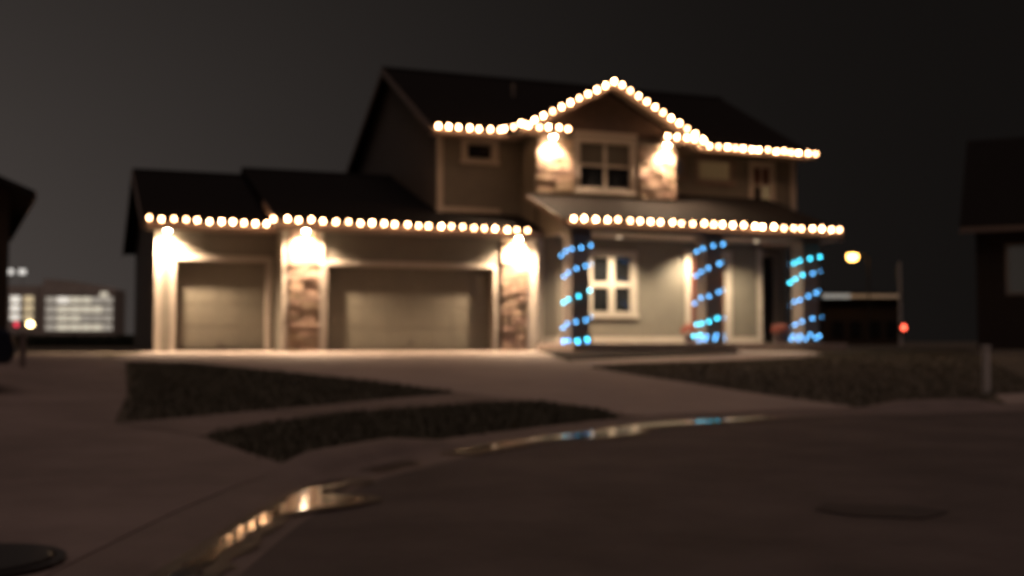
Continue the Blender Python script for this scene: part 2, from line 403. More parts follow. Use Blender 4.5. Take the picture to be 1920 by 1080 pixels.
# ------------------------------------------------------------ the lit house
HS = thing('house', 'two storey house with stone piers and garage doors outlined in warm bulbs', 'house')
def wallp(x0, x1, z0, z1, y, holes=(), t=.18, material='siding', name='wall'):
    """front wall panel (face at y, thickness behind) with rectangular holes (x0,x1,z0,z1)"""
    mb = MB(); xs = sorted({x0, x1, *[h[0] for h in holes], *[h[1] for h in holes]})
    for a, b in zip(xs[:-1], xs[1:]):
        hs = sorted([h for h in holes if h[0] <= a + 1e-6 and h[1] >= b - 1e-6], key=lambda h: h[2]); z = z0
        for h in hs:
            if h[2] > z + 1e-4: mb.box(a, b, y, y + t, z, h[2])
            z = h[3]
        if z < z1 - 1e-4: mb.box(a, b, y, y + t, z, z1)
    me = mb.mesh(name); bm = bmesh.new(); bm.from_mesh(me); bmesh.ops.remove_doubles(bm, verts=bm.verts, dist=1e-5)
    # interior faces shared by neighbouring boxes go away
    seen = {}
    for f in bm.faces: seen.setdefault(tuple(sorted(v.index for v in f.verts)), []).append(f)
    bmesh.ops.delete(bm, geom=[f for fs in seen.values() if len(fs) > 1 for f in fs], context='FACES_ONLY')
    bm.to_mesh(me); bm.free()
    return link(name, me, material, HS)
def box(name, material, *a, parent=HS, bevel=.006): return MB().box(*a).build(name, material, parent, bevel)

# -- single garage bay (front y=0) and double bay (front y=-1.2)
SD = (.50, 2.88, -.05, 2.42); DD = (4.25, 8.95, -.05, 2.31)
wallp(0, 3.1, -.05, 3.2, 0, [SD])
wallp(3.1, 10.24, -.05, 3.2, -1.2, [DD])
box('wall', 'siding', 3.1, 3.26, -1.02, -.002, -.05, 3.2, bevel=0)              # return between the two bays
MB().solid([(0, .18, -.05), (0, 10, -.05), (0, 10, 3.25), (0, 5, 5.30), (0, .18, 3.36)], (.16, 0, 0)).build('wall', 'side_siding', HS)
box('wall', 'side_siding', .16, 10.2, 9.84, 10, -.05, 3.2, bevel=0)
box('garage_ceiling', 'soffit', .16, 10.1, .2, 9.8, 2.9, 2.95, bevel=0)
box('garage_floor', 'concrete', .1, 10.1, -1.0, 9.8, -.06, -.012, bevel=0)
def garage_door(op, yf, cols):
    x0, x1, z0, z1 = op; y = yf + .26
    root = MB().box(x0 - .05, x1 + .05, y + .05, y + .07, z0, z1 + .05).build('garage_door', 'garage_paint', HS)
    rows = 4; hh = (z1 - .0) / rows
    for r in range(rows):
        for c in range(cols):
            a = x0 + (x1 - x0) * c / cols; b = x0 + (x1 - x0) * (c + 1) / cols; zz = r * hh
            p = MB().box(a + .002, b - .002, y, y + .045, zz + .006, zz + hh - .006)
            p.build('panel', 'garage_paint', root, .006)
            q = MB().box(a + .10, b - .10, y - .006, y - .0005, zz + .10, zz + hh - .10); q.build('raised_field', 'garage_paint', root, .01)
    MB().box((x0 + x1) / 2 - .09, (x0 + x1) / 2 + .09, y - .05, y - .013, .22, .25).build('handle', 'metal_dark', root, .006)
    MB().box(x0, x1, y - .005, y + .05, -.015, .004).build('weather_seal', 'tyre', root)
    return root
garage_door(SD, 0, 4); garage_door(DD, -1.2, 8)
def jambs(op, yf, w=.13, d=.27):
    x0, x1, z0, z1 = op
    for a, b in ((x0, x0 + .02), (x1 - .02, x1)): box('door_jamb', 'soffit', a, b, yf + .001, yf + d, -.02, z1 - .02)
    box('door_jamb', 'soffit', x0, x1, yf + .001, yf + d, z1 - .02, z1 - .001)
    box('door_casing', 'trim', x0 - w, x0, yf - .028, yf - .001, -.02, z1 + w)
    box('door_casing', 'trim', x1, x1 + w, yf - .028, yf - .001, -.02, z1 + w)
    box('door_casing', 'trim', x0 - .001, x1 + .001, yf - .026, yf - .001, z1, z1 + w + .02)
jambs(SD, 0); jambs(DD, -1.2, .10)
box('corner_board', 'trim', -.03, .13, -.032, -.001, -.02, 3.19)
box('corner_board', 'trim', -.03, -.001, -.0005, .12, -.02, 3.19)
box('corner_board', 'trim', 3.07, 3.22, -1.232, -1.201, -.02, 3.19)
box('corner_board', 'trim', 9.96, 10.27, -1.232, -1.201, -.02, 3.19)

# -- stone veneer: every stone its own piece
stone_me = []
for k in range(7):
    bm = bmesh.new(); bmesh.ops.create_cube(bm, size=1.0)
    bmesh.ops.subdivide_edges(bm, edges=[e for e in bm.edges if abs(e.verts[0].co.x - e.verts[1].co.x) > .5], cuts=1)
    for v in bm.verts:
        if v.co.y < 0:
            v.co.x *= random.uniform(.92, 1.0); v.co.z *= random.uniform(.80, .98); v.co.y *= random.uniform(.7, 1.15)
    me = bpy.data.meshes.new('stone'); bm.to_mesh(me); bm.free(); me.materials.append(MATS['stone']); stone_me.append(me)
def stonework(x0, x1, z0, z1, y):
    back = MB().box(x0, x1, y - .03, y - .001, z0, z1).build('stone_pier', 'mortar', HS)
    z = z0 + .008
    while z < z1 - .03:
        hh = min(random.choice((.07, .09, .11, .14)), z1 - z - .008); x = x0 + .006
        while x < x1 - .02:
            w = random.uniform(.22, .58)
            if x1 - (x + w) < .18: w = x1 - x - .006
            o = bpy.data.objects.new('stone', random.choice(stone_me)); COL.objects.link(o); o.parent = back
            d = random.uniform(.05, .085); o.location = (x + w / 2, y - .03 - d / 2 + .012, z + hh / 2); o.scale = (w - .012, d, hh - .012)
            x += w
        z += hh
stonework(3.222, 4.035, 0, 3.19, -1.2)
box('corner_board', 'trim', 4.04, 4.145, -1.262, -1.201, -.02, 3.19)
stonework(9.17, 9.955, 0, 3.19, -1.2)

# -- garage roofs
def roof_gable(x0, x1, ye, ze, yr, zr, yb, t=.12, material='shingle'):
    MB().solid([(x0, ye, ze), (x1, ye, ze), (x1, yr, zr), (x0, yr, zr)], (0, 0, -t)).build('roof', material, HS)
    MB().solid([(x0, yr + .001, zr), (x1, yr + .001, zr), (x1, yb, ze), (x0, yb, ze)], (0, 0, -t)).build('roof', material, HS)
    MB().solid([(x0, yr - .13, zr - .028), (x1, yr - .13, zr - .028), (x1, yr, zr + .03), (x0, yr, zr + .03)], (0, 0, .02)).build('ridge_cap', material, HS)
    MB().solid([(x0, yr + .13, zr - .028), (x1, yr + .13, zr - .028), (x1, yr + .002, zr + .03), (x0, yr + .002, zr + .03)], (0, 0, .02)).build('ridge_cap', material, HS)
def eave(x0, x1, yw, ye, ztop, zs=None, gutter=True, fmat='fascia'):
    zs = zs if zs is not None else ztop - .225
    box('soffit', 'soffit', x0, x1, ye + .03, yw - .002, zs, zs + .02)
    box('fascia', fmat, x0, x1, ye, ye + .028, zs - .01, ztop - .05)
    if gutter:
        g = MB(); P = [(ye - .004, ztop - .19), (ye - .085, ztop - .19), (ye - .10, ztop - .09), (ye - .105, ztop - .035), (ye - .09, ztop - .035), (ye - .075, ztop - .175), (ye - .004, ztop - .175)]
        g.solid([(x0, y, z) for y, z in P], (x1 - x0, 0, 0)).build('gutter', fmat, HS)
roof_gable(-.38, 3.02, -.52, 3.40, 5, 5.46, 10.5)
roof_gable(2.86, 10.2, -1.72, 3.40, 5.02, 5.68, 10.52)
eave(-.30, 2.98, 0, -.5, 3.39); eave(2.90, 10.2, -1.2, -1.7, 3.39)
def rake(p0, p1, name='rake_board', material='fascia', w=.03, hgt=.2, parent=HS):
    a, b = Vector(p0), Vector(p1)
    MB().solid([a, b, b + Vector((0, 0, -hgt)), a + Vector((0, 0, -hgt))], (w, 0, 0)).build(name, material, parent)
rake((-.41, -.5, 3.38), (-.41, 5, 5.44)); rake((-.41, 5.001, 5.44), (-.41, 10.5, 3.38))
rake((2.83, -1.7, 3.38), (2.83, 0.6, 4.17))
MB().solid([(3.1, -1.2, 3.19), (3.1, 5, 3.19), (3.1, 5, 5.5), (3.1, -1.2, 3.46)], (.14, 0, 0)).build('wall', 'side_siding', HS)
# -- soffit downlights
def can(x, y, z, W, glow_m, lab, size=142, color=(1.0, .69, .44)):
    tr = MB().lathe([(.085, 0), (.10, -.004), (.10, -.016), (.07, -.02), (.066, -.006), (.066, 0)], 16, (x, y, z)).build('downlight', 'trim', HS)
    MB().lathe([(.01, -.008), (.062, -.008), (.062, -.024), (.04, -.045), (.01, -.052)], 12, (x, y, z)).build('lens', glow_m, tr)
    ld = bpy.data.lights.new('downlight_lamp', 'SPOT'); ld.energy = W; ld.color = color; ld.spot_size = math.radians(size); ld.spot_blend = .7; ld.shadow_soft_size = .05
    lo = bpy.data.objects.new('downlight_lamp', ld); COL.objects.link(lo); lo.location = (x, y, z - .075); lo.parent = tr
    return tr
can(.26, -.27, 3.17, 1900, 'lens_glow', '')
can(3.63, -1.50, 3.17, 1900, 'lens_glow', '')
can(9.60, -1.50, 3.17, 1900, 'lens_glow', '')

# -- porch: slab, wall, columns, beam, roof
box('porch_slab', 'concrete', 10.26, 19.0, -3.72, .58, -.06, .22, bevel=.015)
box('porch_step', 'concrete', 15.2, 17.0, -4.05, -3.725, -.06, .09, bevel=.012)
WIN = (12.12, 13.46, 1.10, 2.80); FD = (15.44, 16.66, .22, 2.86)
wallp(10.42, 17.96, .22, 4.4, -.9, [WIN, FD])
box('wall', 'siding', 10.245, 10.40, -1.02, 1.0, -.05, 4.3, bevel=0)
box('wall', 'siding', 17.8, 17.96, -.719, .60, .22, 3.9, bevel=0)
SDD = (18.30, 19.45, .24, 3.05)
wallp(17.97, 19.9, .0, 4.6, .62, [SDD])
MB().box(19.72, 19.9, .81, 9.8, -.05, 6.2).build('wall', 'side_siding', HS)
box('wall', 'side_siding', 10.4, 19.9, 9.82, 10, -.05, 6.2, bevel=0)
box('base_trim', 'trim', 10.58, 15.2, -.93, -.902, .225, .40); box('base_trim', 'trim', 16.9, 17.8, -.93, -.902, .225, .40)
box('corner_board', 'trim', 10.42, 10.575, -.935, -.902, .225, 3.2); box('corner_board', 'trim', 17.81, 17.985, -.935, -.902, .225, 3.2)
def window(x0, x1, z0, z1, y, cw=.14, cols=2, rows=2, pane='glass', bar=.07, sill=True, panes=None, recess=.06, tm='trim'):
    """opening x0..x1,z0..z1 in a wall face at y; casing outside it, panes and bars inside"""
    c = MB(); c.box(x0 - cw, x0, y - .03, y - .001, z0 - .02, z1 + cw); c.box(x1, x1 + cw, y - .03, y - .001, z0 - .02, z1 + cw)
    c.box(x0 - .0005, x1 + .0005, y - .028, y - .001, z1, z1 + cw)
    w = c.build('window', tm, HS, .005)
    MB().box(x0 - cw - .04, x1 + cw + .04, y - .06, y - .001, z0 - .14, z0 - .021).build('sill', tm, w, .006)
    f = MB(); f.box(x0, x0 + .05, y + .01, y + recess, z0, z1); f.box(x1 - .05, x1, y + .01, y + recess, z0, z1); f.box(x0 + .05, x1 - .05, y + .01, y + recess, z1 - .05, z1); f.box(x0 + .05, x1 - .05, y + .01, y + recess, z0, z0 + .05)
    f.build('sash', tm, w)
    iw = (x1 - x0) - .1; ih = (z1 - z0) - .1
    for i in range(1, cols): xc = x0 + .05 + iw * i / cols; MB().box(xc - bar / 2, xc + bar / 2, y + .012, y + recess - .006, z0 + .051, z1 - .051).build('mullion', tm, w)
    for j in range(1, rows): zc = z0 + .05 + ih * j / rows; MB().box(x0 + .051, x1 - .051, y + .018, y + recess - .01, zc - bar * .4, zc + bar * .4).build('meeting_rail', tm, w)
    for i in range(cols):
        for j in range(rows):
            pm = panes[j * cols + i] if panes else pane
            MB().box(x0 + .052 + iw * i / cols, x0 + .048 + iw * (i + 1) / cols, y + recess + .002, y + recess + .012, z0 + .052 + ih * j / rows, z0 + .048 + ih * (j + 1) / rows).build('pane', pm, w)
    return w
window(*WIN, -.9, .16, bar=.20)
# front door
d0 = MB().box(15.58, 16.52, -.78, -.73, .26, 2.55).build('front_door', 'door_red', HS, .006)
for a, b in ((15.68, 16.02), (16.08, 16.42)):
    for c, e in ((.40, 1.05), (1.15, 1.75)): MB().box(a, b, -.795, -.781, c, e).build('door_panel', 'door_red', d0, .01)
    MB().box(a, b, -.795, -.781, 1.85, 2.42).build('door_glass', 'glass', d0)
MB().lathe([(.008, 0), (.03, .01), (.033, .035), (.015, .05)], 10, (16.45, -.85, 1.2)).build('door_knob', 'metal_grey', d0)
MB().box(15.44, 15.58, -.80, -.72, .22, 2.86).box(16.52, 16.66, -.80, -.72, .22, 2.86).box(15.58, 16.52, -.80, -.72, 2.55, 2.86).build('door_frame', 'door_red', HS)
box('door_casing', 'trim', 15.24, 15.44, -.935, -.902, .225, 3.04); box('door_casing', 'trim', 16.66, 16.88, -.935, -.902, .225, 3.04); box('door_casing', 'trim', 15.4405, 16.6595, -.932, -.902, 2.86, 3.04)
sdo = MB().box(18.30, 19.45, .74, .79, .24, 3.05).build('side_door', 'door_dark', HS, .006)
MB().box(18.5, 19.25, .726, .739, 1.2, 2.8).build('door_glass', 'glass', sdo); MB().box(18.5, 19.25, .726, .739, .42, 1.05).build('door_panel', 'door_dark', sdo, .01)
MB().lathe([(.008, 0), (.03, .01), (.033, .035), (.015, .05)], 10, (18.40, .69, 1.2)).build('door_knob', 'metal_grey', sdo)
box('door_casing', 'soffit', 18.17, 18.30, .59, .618, .225, 3.18); box('door_casing', 'soffit', 19.45, 19.58, .59, .618, .225, 3.18); box('door_casing', 'soffit', 18.3005, 19.4495, .592, .618, 3.05, 3.18)
COLS = [(10.36, 10.88), (14.47, 14.99), (17.72, 18.26)]
for a, b in COLS:
    c = MB().box(a, b, -3.40, -2.84, .46, 3.04).build('porch_column', 'column_paint', HS, .012)
    MB().box(a - .05, b + .05, -3.45, -2.79, .222, .459).build('plinth', 'column_paint', c, .015)
    MB().box(a - .045, b + .045, -3.445, -2.795, 3.041, 3.228).build('capital', 'column_paint', c, .015)
box('porch_beam', 'column_paint', 10.30, 18.62, -3.42, -2.86, 3.23, 3.46)
box('porch_ceiling', 'soffit', 10.42, 19.6, -2.855, -.94, 3.30, 3.33); box('porch_ceiling', 'soffit', 17.98, 19.6, -.93, .615, 3.30, 3.33)
box('porch_beam', 'column_paint', 18.2, 18.62, -2.858, .58, 3.23, 3.296)
ps = .36; pz = lambda y: 3.52 + (y + 3.72) * ps
MB().solid([(9.98, -3.72, pz(-3.72)), (18.85, -3.72, pz(-3.72)), (18.85, .02, pz(.02)), (14.86, .02, pz(.02)), (14.86, -1.09, pz(-1.09)), (9.98, -1.09, pz(-1.09))], (0, 0, -.10)).build('roof', 'shingle', HS)
MB().solid([(10.28, -3.42, 3.20), (10.28, -1.25, 3.20), (10.28, -1.25, pz(-1.25) - .11), (10.28, -3.42, pz(-3.42) - .11)], (.018, 0, 0)).build('porch_gable', 'siding', HS)
MB().solid([(18.62, -3.42, 3.23), (18.62, .3, 3.23), (18.62, 0, pz(0) - .12), (18.62, -3.42, pz(-3.42) - .12)], (.018, 0, 0)).build('porch_gable', 'siding', HS)
rake((9.95, -3.72, pz(-3.72) - .01), (9.95, -1.09, pz(-1.09) - .01), hgt=.16); rake((18.855, -3.72, pz(-3.72) - .01), (18.855, 0, pz(0) - .01), hgt=.16)
eave(9.99, 18.85, -3.42, -3.70, 3.51, 3.33)
can(12.6, -1.75, 3.30, 760, 'porch_lens_glow', '', 132, (1.0, .77, .50)); can(15.45, -1.6, 3.30, 740, 'porch_lens_glow', '', 132, (1.0, .77, .50)); can(17.0, -2.1, 3.30, 340, 'porch_lens_glow', '', 132, (1.0, .77, .50))

# -- second floor
W1 = (8.56, 9.38, 5.56, 6.06); W2 = (16.28, 17.5, 5.36, 6.02); W3 = (18.3, 18.98, 4.68, 5.92); W0 = (15.15, 15.75, 5.45, 6.02)
wallp(7.70, 10.26, 3.4, 6.24, 0, [W1]); wallp(14.84, 19.9, 3.6, 6.24, 0, [W0, W2, W3])
window(*W1, 0, .16, cols=1, rows=1)
window(*W2, 0, .09, cols=1, rows=1, pane='blind_lit', tm='fascia'); window(*W0, 0, .06, cols=1, rows=1, pane='neighbour_pane', tm='fascia')
window(*W3, 0, .15, cols=2, rows=2, panes=['glass', 'blind_lit2', 'door_red', 'door_red'])
box('corner_board', 'trim', 7.67, 7.84, -.032, -.001, 3.95, 6.2); box('corner_board', 'trim', 7.67, 7.699, -.0005, .12, 3.95, 6.2)
box('base_trim', 'trim', 7.845, 9.6, -.03, -.001, 4.0, 4.14)
box('corner_board', 'trim', 19.74, 19.93, -.032, -.001, 4.3, 6.2)
MB().solid([(7.7, .18, 3.2), (7.7, 10, 3.2), (7.7, 10, 6.35), (7.7, 5, 9.0), (7.7, .18, 6.45)], (.16, 0, 0)).build('wall', 'side_siding', HS)
MB().solid([(19.74, .18, 6.2), (19.74, 9.8, 6.2), (19.74, 5, 9.0)], (.16, 0, 0)).build('wall', 'side_siding', HS)
roof_gable(7.36, 20.25, -.52, 6.36, 5, 9.27, 10.5)
eave(7.40, 10.1, 0, -.5, 6.35, 6.16); eave(15.3, 20.2, 0, -.5, 6.35, 6.16)
rake((7.33, -.5, 6.34), (7.33, 5, 9.24)); rake((7.33, 5.001, 9.24), (7.33, 10.5, 6.34)); rake((20.255, -.5, 6.34), (20.255, 5, 9.24))
MB().tube([(11.2, 3.0, 8.1), (11.2, 3.0, 8.65)], .05, 8).build('vent_pipe', 'metal_grey', HS)
# -- projecting stone bay with its gable
BW = (11.64, 13.36, 4.72, 6.12)
wallp(10.26, 14.84, 3.4, 6.28, -1.1, [BW])
box('wall', 'siding', 10.26, 10.42, -.919, -.002, 4.3, 6.24, bevel=0); box('wall', 'siding', 14.68, 14.84, -.919, -.002, 4.3, 6.24, bevel=0)
stonework(10.28, 11.44, 4.52, 6.14, -1.1); stonework(13.56, 14.82, 4.52, 6.14, -1.1)
window(*BW, -1.1, .15, bar=.09, panes=['glass', 'glass', 'shade', 'shade'])
box('frieze_board', 'trim', 11.45, 13.55, -1.128, -1.101, 6.30, 6.42)
MB().solid([(10.0, -1.1, 6.29), (15.1, -1.1, 6.29), (12.55, -1.1, 7.62)], (0, .12, 0)).build('gable_wall', 'shake', HS)
gz = lambda x: 7.84 - abs(x - 12.55) * .525
for sgn in (-1, 1):
    xe = 12.55 + sgn * 2.93
    MB().solid([(12.55, -1.58, gz(12.55)), (xe, -1.58, gz(xe)), (xe, 1.2, gz(xe)), (12.55, 2.9, gz(12.55))], (0, 0, -.11)).build('roof', 'shingle', HS)
    # rake soffit and rake board along the gable
    MB().solid([(12.55, -1.55, gz(12.55) - .115), (xe, -1.55, gz(xe) - .115), (xe, -1.105, gz(xe) - .115), (12.55, -1.105, gz(12.55) - .115)], (0, 0, -.02)).build('soffit', 'soffit', HS)
    MB().solid([(12.55, -1.61, gz(12.55) - .02), (xe, -1.61, gz(xe) - .02), (xe, -1.61, gz(xe) - .22), (12.55, -1.61, gz(12.55) - .22)], (0, .028, 0)).build('rake_board', 'fascia', HS)
    # boxed return
    xi = 12.55 + sgn * 1.55; a, b = min(xe, xi), max(xe, xi)
    box('soffit', 'soffit', a, b, -1.56, -1.105, 6.14, 6.16)
    box('fascia', 'fascia', a, b, -1.60, -1.565, 6.13, 6.30)
    MB().solid([(a, -1.62, 6.31), (b, -1.62, 6.31), (b, -1.10, 6.43), (a, -1.10, 6.43)], (0, 0, -.03)).build('return_roof', 'shingle', HS)
can(10.72, -1.36, 6.14, 900, 'lens_glow', '', 132); can(14.42, -1.36, 6.14, 900, 'lens_glow', '', 132)

# ------------------------------------------------------------ strings of bulbs
bulb_prof = [(.004, -.066), (.021, -.059), (.034, -.038), (.037, -.013), (.029, .014), (.015, .030)]
bulb_me = MB().lathe(bulb_prof, 8).mesh('bulb', True); bulb_me.materials.append(MATS['warm_glow'])
bulb_kinds = [bulb_me]
for k in ('warm_glow_dim', 'warm_glow_bright'):
    q = bulb_me.copy(); q.materials.clear(); q.materials.append(MATS[k]); bulb_kinds.append(q)
sock_me = MB().lathe([(.014, .026), (.017, .030), (.017, .058), (.008, .062)], 8).mesh('socket'); sock_me.materials.append(MATS['bulb_socket'])
small = {}
for k in ('blue_glow', 'cyan_glow'):
    small[k] = MB().lathe([(.004, -.05), (.018, -.043), (.027, -.026), (.029, -.008), (.022, .012), (.012, .026)], 8).mesh('bulb', True); small[k].materials.append(MATS[k])
cup_me = MB().lathe([(.013, .034), (.034, .030), (.038, -.006), (.032, -.006), (.028, .020), (.012, .024)], 8).mesh('socket'); cup_me.materials.append(MATS['bulb_socket'])
def light_string(pts, label, kinds=None, group=None, normals=None):
    r = thing('light_string', label, 'light string', pts[0], 0, group)
    o = Vector(pts[0]); cab = []
    for i, p in enumerate(pts):
        p = Vector(p) - o
        me = random.choice(bulb_kinds) if kinds is None else small[kinds[i]]
        b = bpy.data.objects.new('bulb', me); COL.objects.link(b); b.parent = r; b.location = p
        b.rotation_euler = (random.uniform(-.25, .15), random.uniform(-.2, .2), random.uniform(0, 6))
        if normals: b.rotation_euler = Vector(normals[i]).to_track_quat('-Z', 'Y').to_euler()
        s = bpy.data.objects.new('socket', cup_me if normals else sock_me); COL.objects.link(s); s.parent = b
        q = p + (Vector((0, .0, .062)) if not normals else Vector(normals[i]) * -.036); cab.append(q)
        if i < len(pts) - 1 and not normals: cab.append((q + Vector(pts[i + 1]) - o + Vector((0, 0, .062))) / 2 - Vector((0, 0, .012)))
    MB().tube(cab, .004, 5).build('cable', 'wire', r)
    return r
def row(p0, p1, n, j=.018):
    a, b = Vector(p0), Vector(p1); return [tuple(a.lerp(b, i / (n - 1)) + Vector((random.uniform(-j, j) * 2, random.uniform(-j, j) * .6, random.uniform(-j, j)))) for i in range(n)]
light_string(row((-.20, -.67, 3.43), (2.74, -.67, 3.41), 11), 'warm white bulb string along the eave over the single garage door')
light_string(row((2.72, -1.87, 3.42), (9.74, -1.87, 3.37), 23), 'warm white bulb string along the eave over the wide garage door')
light_string(row((10.20, -3.87, 3.53), (18.68, -3.87, 3.51), 27), 'warm white bulb string along the front edge of the porch roof')
light_string(row((7.50, -.67, 6.36), (9.34, -.67, 6.36), 7) + row((9.42, -.9, 6.37), (9.66, -1.45, 6.42), 3), 'short warm bulb string on the upper eave left of the stone gable')
light_string([(x, -1.68, gz(x) + .01) for x in np.linspace(9.72, 12.50, 11)], 'warm bulb string climbing the left slope of the peaked gable')
light_string([(x, -1.68, gz(x) + .01) for x in np.linspace(12.76, 15.45, 11)], 'warm bulb string running down the right slope of the peaked gable')
light_string(row((9.84, -1.70, 6.33), (11.06, -1.70, 6.33), 5), 'short level bulb string under the left foot of the gable')
light_string(row((14.22, -1.70, 6.33), (15.5, -1.70, 6.30), 5), 'short level bulb string under the right foot of the gable')
light_string(row((16.0, -.67, 6.35), (20.22, -.67, 6.33), 15), 'warm bulb string on the upper eave right of the gable')
def spiral(a, b, rows, pat):
    y0, y1 = -3.44, -2.80; a -= .04; b += .04; w = b - a; d = y1 - y0; per = 2 * (w + d); P = []; K = []; NN = []; turns = len(rows) - 1.45; q = .03
    while q < turns * per:
        tf = q / per; s = q % per; k = min(int(tf), len(rows) - 2); z = rows[k] + (rows[k + 1] - rows[k]) * (tf - k) + random.uniform(-.035, .035)
        NN.append((0, -1, 0) if s < w else (-1, 0, 0) if s < w + d else (0, 1, 0) if s < 2 * w + d else (1, 0, 0))
        if s < w: p = (b - s, y0, z)
        elif s < w + d: p = (a, y0 + (s - w), z)
        elif s < 2 * w + d: p = (a + (s - w - d), y1, z)
        else: p = (b, y1 - (s - 2 * w - d), z)
        P.append(p); K.append('cyan_glow' if pat(tf) else 'blue_glow'); q += random.uniform(.26, .36)
    return P, K, NN
for (a, b), rows, pat, lab in ((COLS[0], [2.86, 2.34, 1.62, .90, .34, .27, .25], lambda t: 2.0 < t < 2.5 or 4.0 < t < 4.25, 'blue bulb string spiralling round the porch column beside the garage'),
                              (COLS[1], [3.0, 2.5, 1.72, .95, .47, .34, .30], lambda t: 3.0 < t < 3.5 or 4.25 < t < 4.5, 'blue bulb string spiralling round the middle porch column before the front door'),
                              (COLS[2], [2.74, 2.33, 1.72, .97, .46, .36, .33], lambda t: t < .5 or 1.12 < t < 1.5, 'blue and cyan bulb string round the rightmost porch column')):
    P, K, NN = spiral(a, b, rows, pat); light_string(P, lab, K, None, NN)

# ------------------------------------------------------------ potted plants on the porch
def pot_plant(x, y, z, label):
    r = thing('potted_plant', label, 'potted plant', (x, y, z))
    MB().lathe([(.10, 0), (.15, .02), (.19, .22), (.21, .23), (.21, .26), (.18, .26), (.17, .22), (.01, .21)], 14).build('pot', 'pot', r)
    v = []; f = []
    for _ in range(420):
        t = random.uniform(0, 6.283); ph = math.acos(random.uniform(-.3, 1)); rr = .24 * random.uniform(.7, 1.05)
        c = Vector((rr * math.sin(ph) * math.cos(t), rr * math.sin(ph) * math.sin(t), .36 + rr * .85 * math.cos(ph)))
        a = Vector((random.gauss(0, 1), random.gauss(0, 1), random.gauss(0, 1))).normalized() * .04; b = a.orthogonal().normalized() * .025; k = len(v)
        v += [tuple(c - a), tuple(c + b), tuple(c + a), tuple(c - b)]; f.append((k, k + 1, k + 2, k + 3))
    me = bpy.data.meshes.new('foliage'); me.from_pydata(v, [], f); link('foliage', me, 'red_leaf', r)
pot_plant(15.02, -1.55, .221, 'red leafy potted plant left of the front door')
pot_plant(17.15, -3.05, .221, 'red leafy potted plant beside the rightmost porch column')

# ------------------------------------------------------------ neighbours
def simple_house(name, label, loc, rz, w, d, hw, rise, ov, wins, side_ridge=True):
    r = thing(name, label, 'house', loc, rz)
    MB().box(0, w, 0, .2, -.1, hw).build('wall', 'neighbour_wall', r)
    MB().box(0, w, d - .2, d, -.1, hw).build('wall', 'neighbour_wall', r)
    for x in (0, w - .2): MB().solid([(x, .2, -.1), (x, d - .2, -.1), (x, d - .2, hw), (x, d / 2, hw + rise * .93), (x, .2, hw)], (.2, 0, 0)).build('wall', 'neighbour_wall', r)
    s = rise / (d / 2)
    for sg in (0, 1):
        ye = -ov if sg == 0 else d + ov; ze = hw - ov * s + .1
        MB().solid([(-ov, ye, ze), (w + ov, ye, ze), (w + ov, d / 2, hw + rise + .1), (-ov, d / 2, hw + rise + .1)], (0, 0, -.16)).build('roof', 'neighbour_roof', r)
        MB().box(-ov, w + ov, ye - .03 if sg == 0 else ye, ye if sg == 0 else ye + .03, ze - .2, ze - .02).build('fascia', 'fascia', r)
    for (x0, x1, z0, z1, pm) in wins:
        c = MB().box(x0 - .1, x0, -.03, -.001, z0 - .1, z1 + .1).box(x1, x1 + .1, -.03, -.001, z0 - .1, z1 + .1).box(x0, x1, -.03, -.001, z1, z1 + .1).box(x0, x1, -.03, -.001, z0 - .1, z0).build('window', 'soffit', r)
        MB().box(x0, (x0 + x1) / 2 - .02, -.014, -.002, z0, z1).build('pane', pm, c); MB().box((x0 + x1) / 2 + .02, x1, -.014, -.002, z0, z1).build('pane', pm, c)
        MB().box((x0 + x1) / 2 - .02, (x0 + x1) / 2 + .02, -.02, -.002, z0, z1).build('mullion', 'soffit', c)
    return r
simple_house('neighbouring_house', 'dark unlit house at the far left edge, only its eave and wall showing', (-3.45, -1.4, 0), math.radians(95), 12, 11, 3.95, 2.3, .52, [(3, 4.6, 1.0, 2.3, 'glass')])
simple_house('neighbouring_house', 'dark gabled house at the far right with one pale window', (27.9, .5, 0), math.radians(-47), 11, 9, 4.6, 3.5, .5, [(1.05, 2.6, 2.0, 3.6, 'neighbour_pane'), (5.5, 6.8, 2.2, 3.75, 'glass')])

